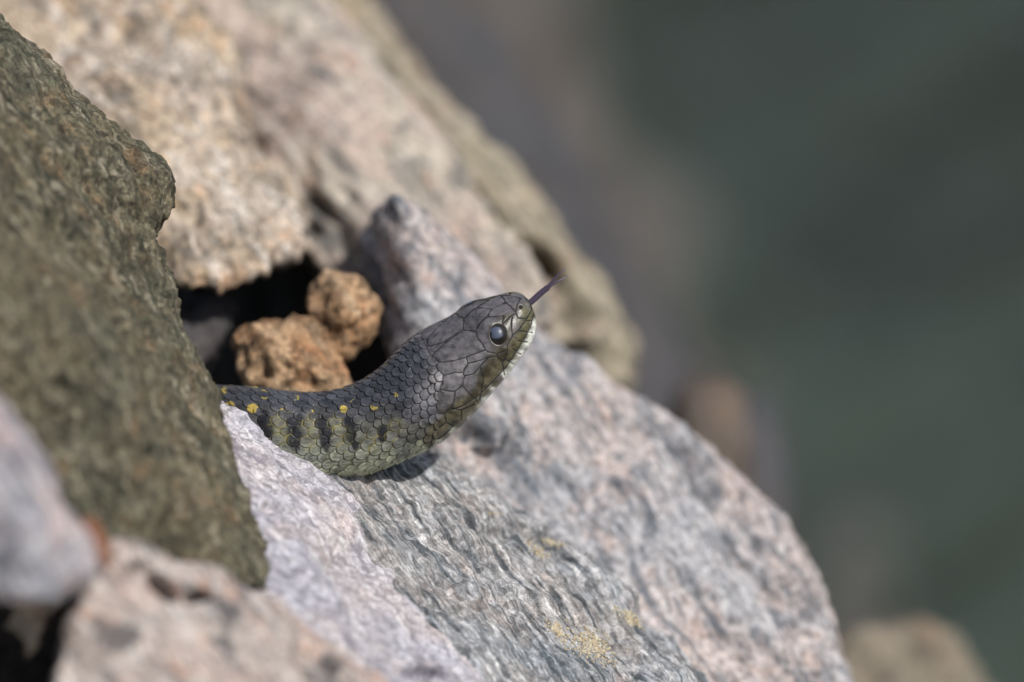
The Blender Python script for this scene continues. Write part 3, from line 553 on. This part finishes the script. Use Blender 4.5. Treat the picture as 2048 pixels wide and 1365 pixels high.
bp = s.n('ShaderNodeBump', i_Height=s.noise(pos, 1500, 4, 0.6), i_Strength=0.3, i_Distance=0.0002); s.t.links.new(bp.outputs[0], s.b.inputs['Normal'])
# end caps
Pp = np.vstack([Pp, Pp[:NT_].mean(0), Pp[nv - NT_:nv].mean(0)])
r0_ = np.arange(NT_); r1_ = np.roll(r0_, -1)
capA = np.stack([r1_, r0_, np.full(NT_, nv)], 1); capB = np.stack([r0_ + nv - NT_, r1_ + nv - NT_, np.full(NT_, nv + 1)], 1)
if (faces[0] != np.array([idx[0, 0], nx[0, 0], nx[1, 0], idx[1, 0]])).any(): capA = capA[:, ::-1]; capB = capB[:, ::-1]
def to_world(p): return W(p[:, 0], -p[:, 1], -p[:, 2] / 10)
c4 = np.ones((nv + 2, 4)); c4[:nv, :3] = np.clip(col, 0.003, 1); c4[nv] = c4[0]; c4[nv + 1] = c4[nv - 1]
rg = np.concatenate([np.clip(rough, .2, .9), [.5, .5]])
Wv = to_world(Pp)
snake = bpy.data.objects.new('snake', None); COL.objects.link(snake); snake.empty_display_size = 0.02
base = W(V([740.0]), V([950.0]), V([0.0]))[0]; snake.location = base / 1000
tag(snake, 'dark grey scaly snake with yellow flecks, head raised and tongue out between the rocks', 'snake')
mesh_obj('body', Wv, [faces, np.ascontiguousarray(capA), np.ascontiguousarray(capB)], s.m, parent=snake, attrs={'skin_col': c4, 'skin_rough': rg})

# eyes: a ball in each socket with a pale blue-grey patch towards the brow
jr = np.argmin(np.where(right, re, 1e9)); jl = np.argmin(np.where(~right, re, 1e9))
def ball(n=48, m=64):
    a = np.linspace(0, math.pi, n)[:, None]; b = np.linspace(0, 2 * math.pi, m, endpoint=False)[None]
    v = np.stack([np.sin(a) * np.cos(b), np.sin(a) * np.sin(b), np.cos(a) + 0 * b], -1).reshape(-1, 3)
    i = np.arange(n * m).reshape(n, m); k = np.roll(i, -1, 1); return v, np.stack([i[:-1], i[1:], k[1:], k[:-1]], -1).reshape(-1, 4)
s = NT('snake_eye'); s.t.links.new(s.attr('eye_col').outputs['Color'], s.b.inputs['Base Color'])
s.b.inputs['Roughness'].default_value = 0.38; s.b.inputs['Coat Weight'].default_value = 0.0; s.b.inputs['Coat Roughness'].default_value = 0.2
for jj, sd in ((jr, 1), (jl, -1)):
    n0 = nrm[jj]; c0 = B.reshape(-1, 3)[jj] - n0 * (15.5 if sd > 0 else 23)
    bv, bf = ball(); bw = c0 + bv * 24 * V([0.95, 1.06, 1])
    dx = bw[:, 0] - c0[0]; dy = bw[:, 1] - c0[1]
    # axes on the eye: towards the brow and towards the snout
    t_up = V([-0.5, 0.6, 0.0]) if sd > 0 else V([-0.5, 0.6, -0.3]); t_up = t_up - n0 * (t_up @ n0); t_up /= np.linalg.norm(t_up); t_fw = np.cross(t_up, n0)
    lu, lf, ln = bv @ t_up, bv @ t_fw, bv @ n0
    ec = np.ones((len(bv), 4)); ec[:, :3] = srgb(26, 24, 26)
    ring = sstep(0.58, 0.7, np.hypot(lu, lf)); ec[:, :3] = ec[:, :3] * (1 - ring[:, None]) + V(srgb(40, 34, 28)) * ring[:, None]
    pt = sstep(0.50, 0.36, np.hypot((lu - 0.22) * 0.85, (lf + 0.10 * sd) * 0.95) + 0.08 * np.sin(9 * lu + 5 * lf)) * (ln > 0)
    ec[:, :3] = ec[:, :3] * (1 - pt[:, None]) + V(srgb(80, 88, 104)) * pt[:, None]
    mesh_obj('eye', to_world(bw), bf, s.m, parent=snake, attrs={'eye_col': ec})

# forked tongue
def tube(path, rad, m=12):
    p = V(path); t = np.gradient(p, axis=0); t /= np.linalg.norm(t, axis=1)[:, None]
    a = np.cross(t, V([0, 0, 1.0])); a /= np.linalg.norm(a, axis=1)[:, None]; b = np.cross(t, a)
    an = np.linspace(0, 2 * math.pi, m, endpoint=False); r = V(rad)
    v = p[:, None] + r[:, None, None] * (np.cos(an)[None, :, None] * a[:, None] + np.sin(an)[None, :, None] * b[:, None] * 0.7)
    i = np.arange(len(p) * m).reshape(len(p), m); k = np.roll(i, -1, 1); return v.reshape(-1, 3), np.stack([i[:-1], k[:-1], k[1:], i[1:]], -1).reshape(-1, 4)
def spl(pts, n=24):
    p = V(pts); x = np.arange(len(p)); return cubic(np.linspace(0, len(p) - 1, n), x.astype(float), p)
s = NT('tongue_skin'); s.b.inputs['Base Color'].default_value = (*srgb(70, 60, 76), 1); s.b.inputs['Roughness'].default_value = 0.35
tp = [(1040, -618, 0), (1062, -604, 0), (1080, -588, 0), (1096, -575, 1)]
parts = [tube(spl(tp), np.linspace(6.5, 6.0, 24)), tube(spl([(1090, -580, 1), (1100, -569, 3), (1110, -557, 4), (1121, -546, 3), (1131, -539, 0)]), np.linspace(3.6, 0.8, 24)),
         tube(spl([(1090, -580, 0), (1104, -570, -3), (1116, -563, -5), (1127, -557, -9), (1136, -552, -14)]), np.linspace(3.6, 0.8, 24))]
vs, fs, o_ = [], [], 0
for a_, b_ in parts: vs.append(a_); fs.append(b_ + o_); o_ += len(a_)
mesh_obj('tongue', to_world(np.vstack(vs)), np.vstack(fs), s.m, parent=snake)
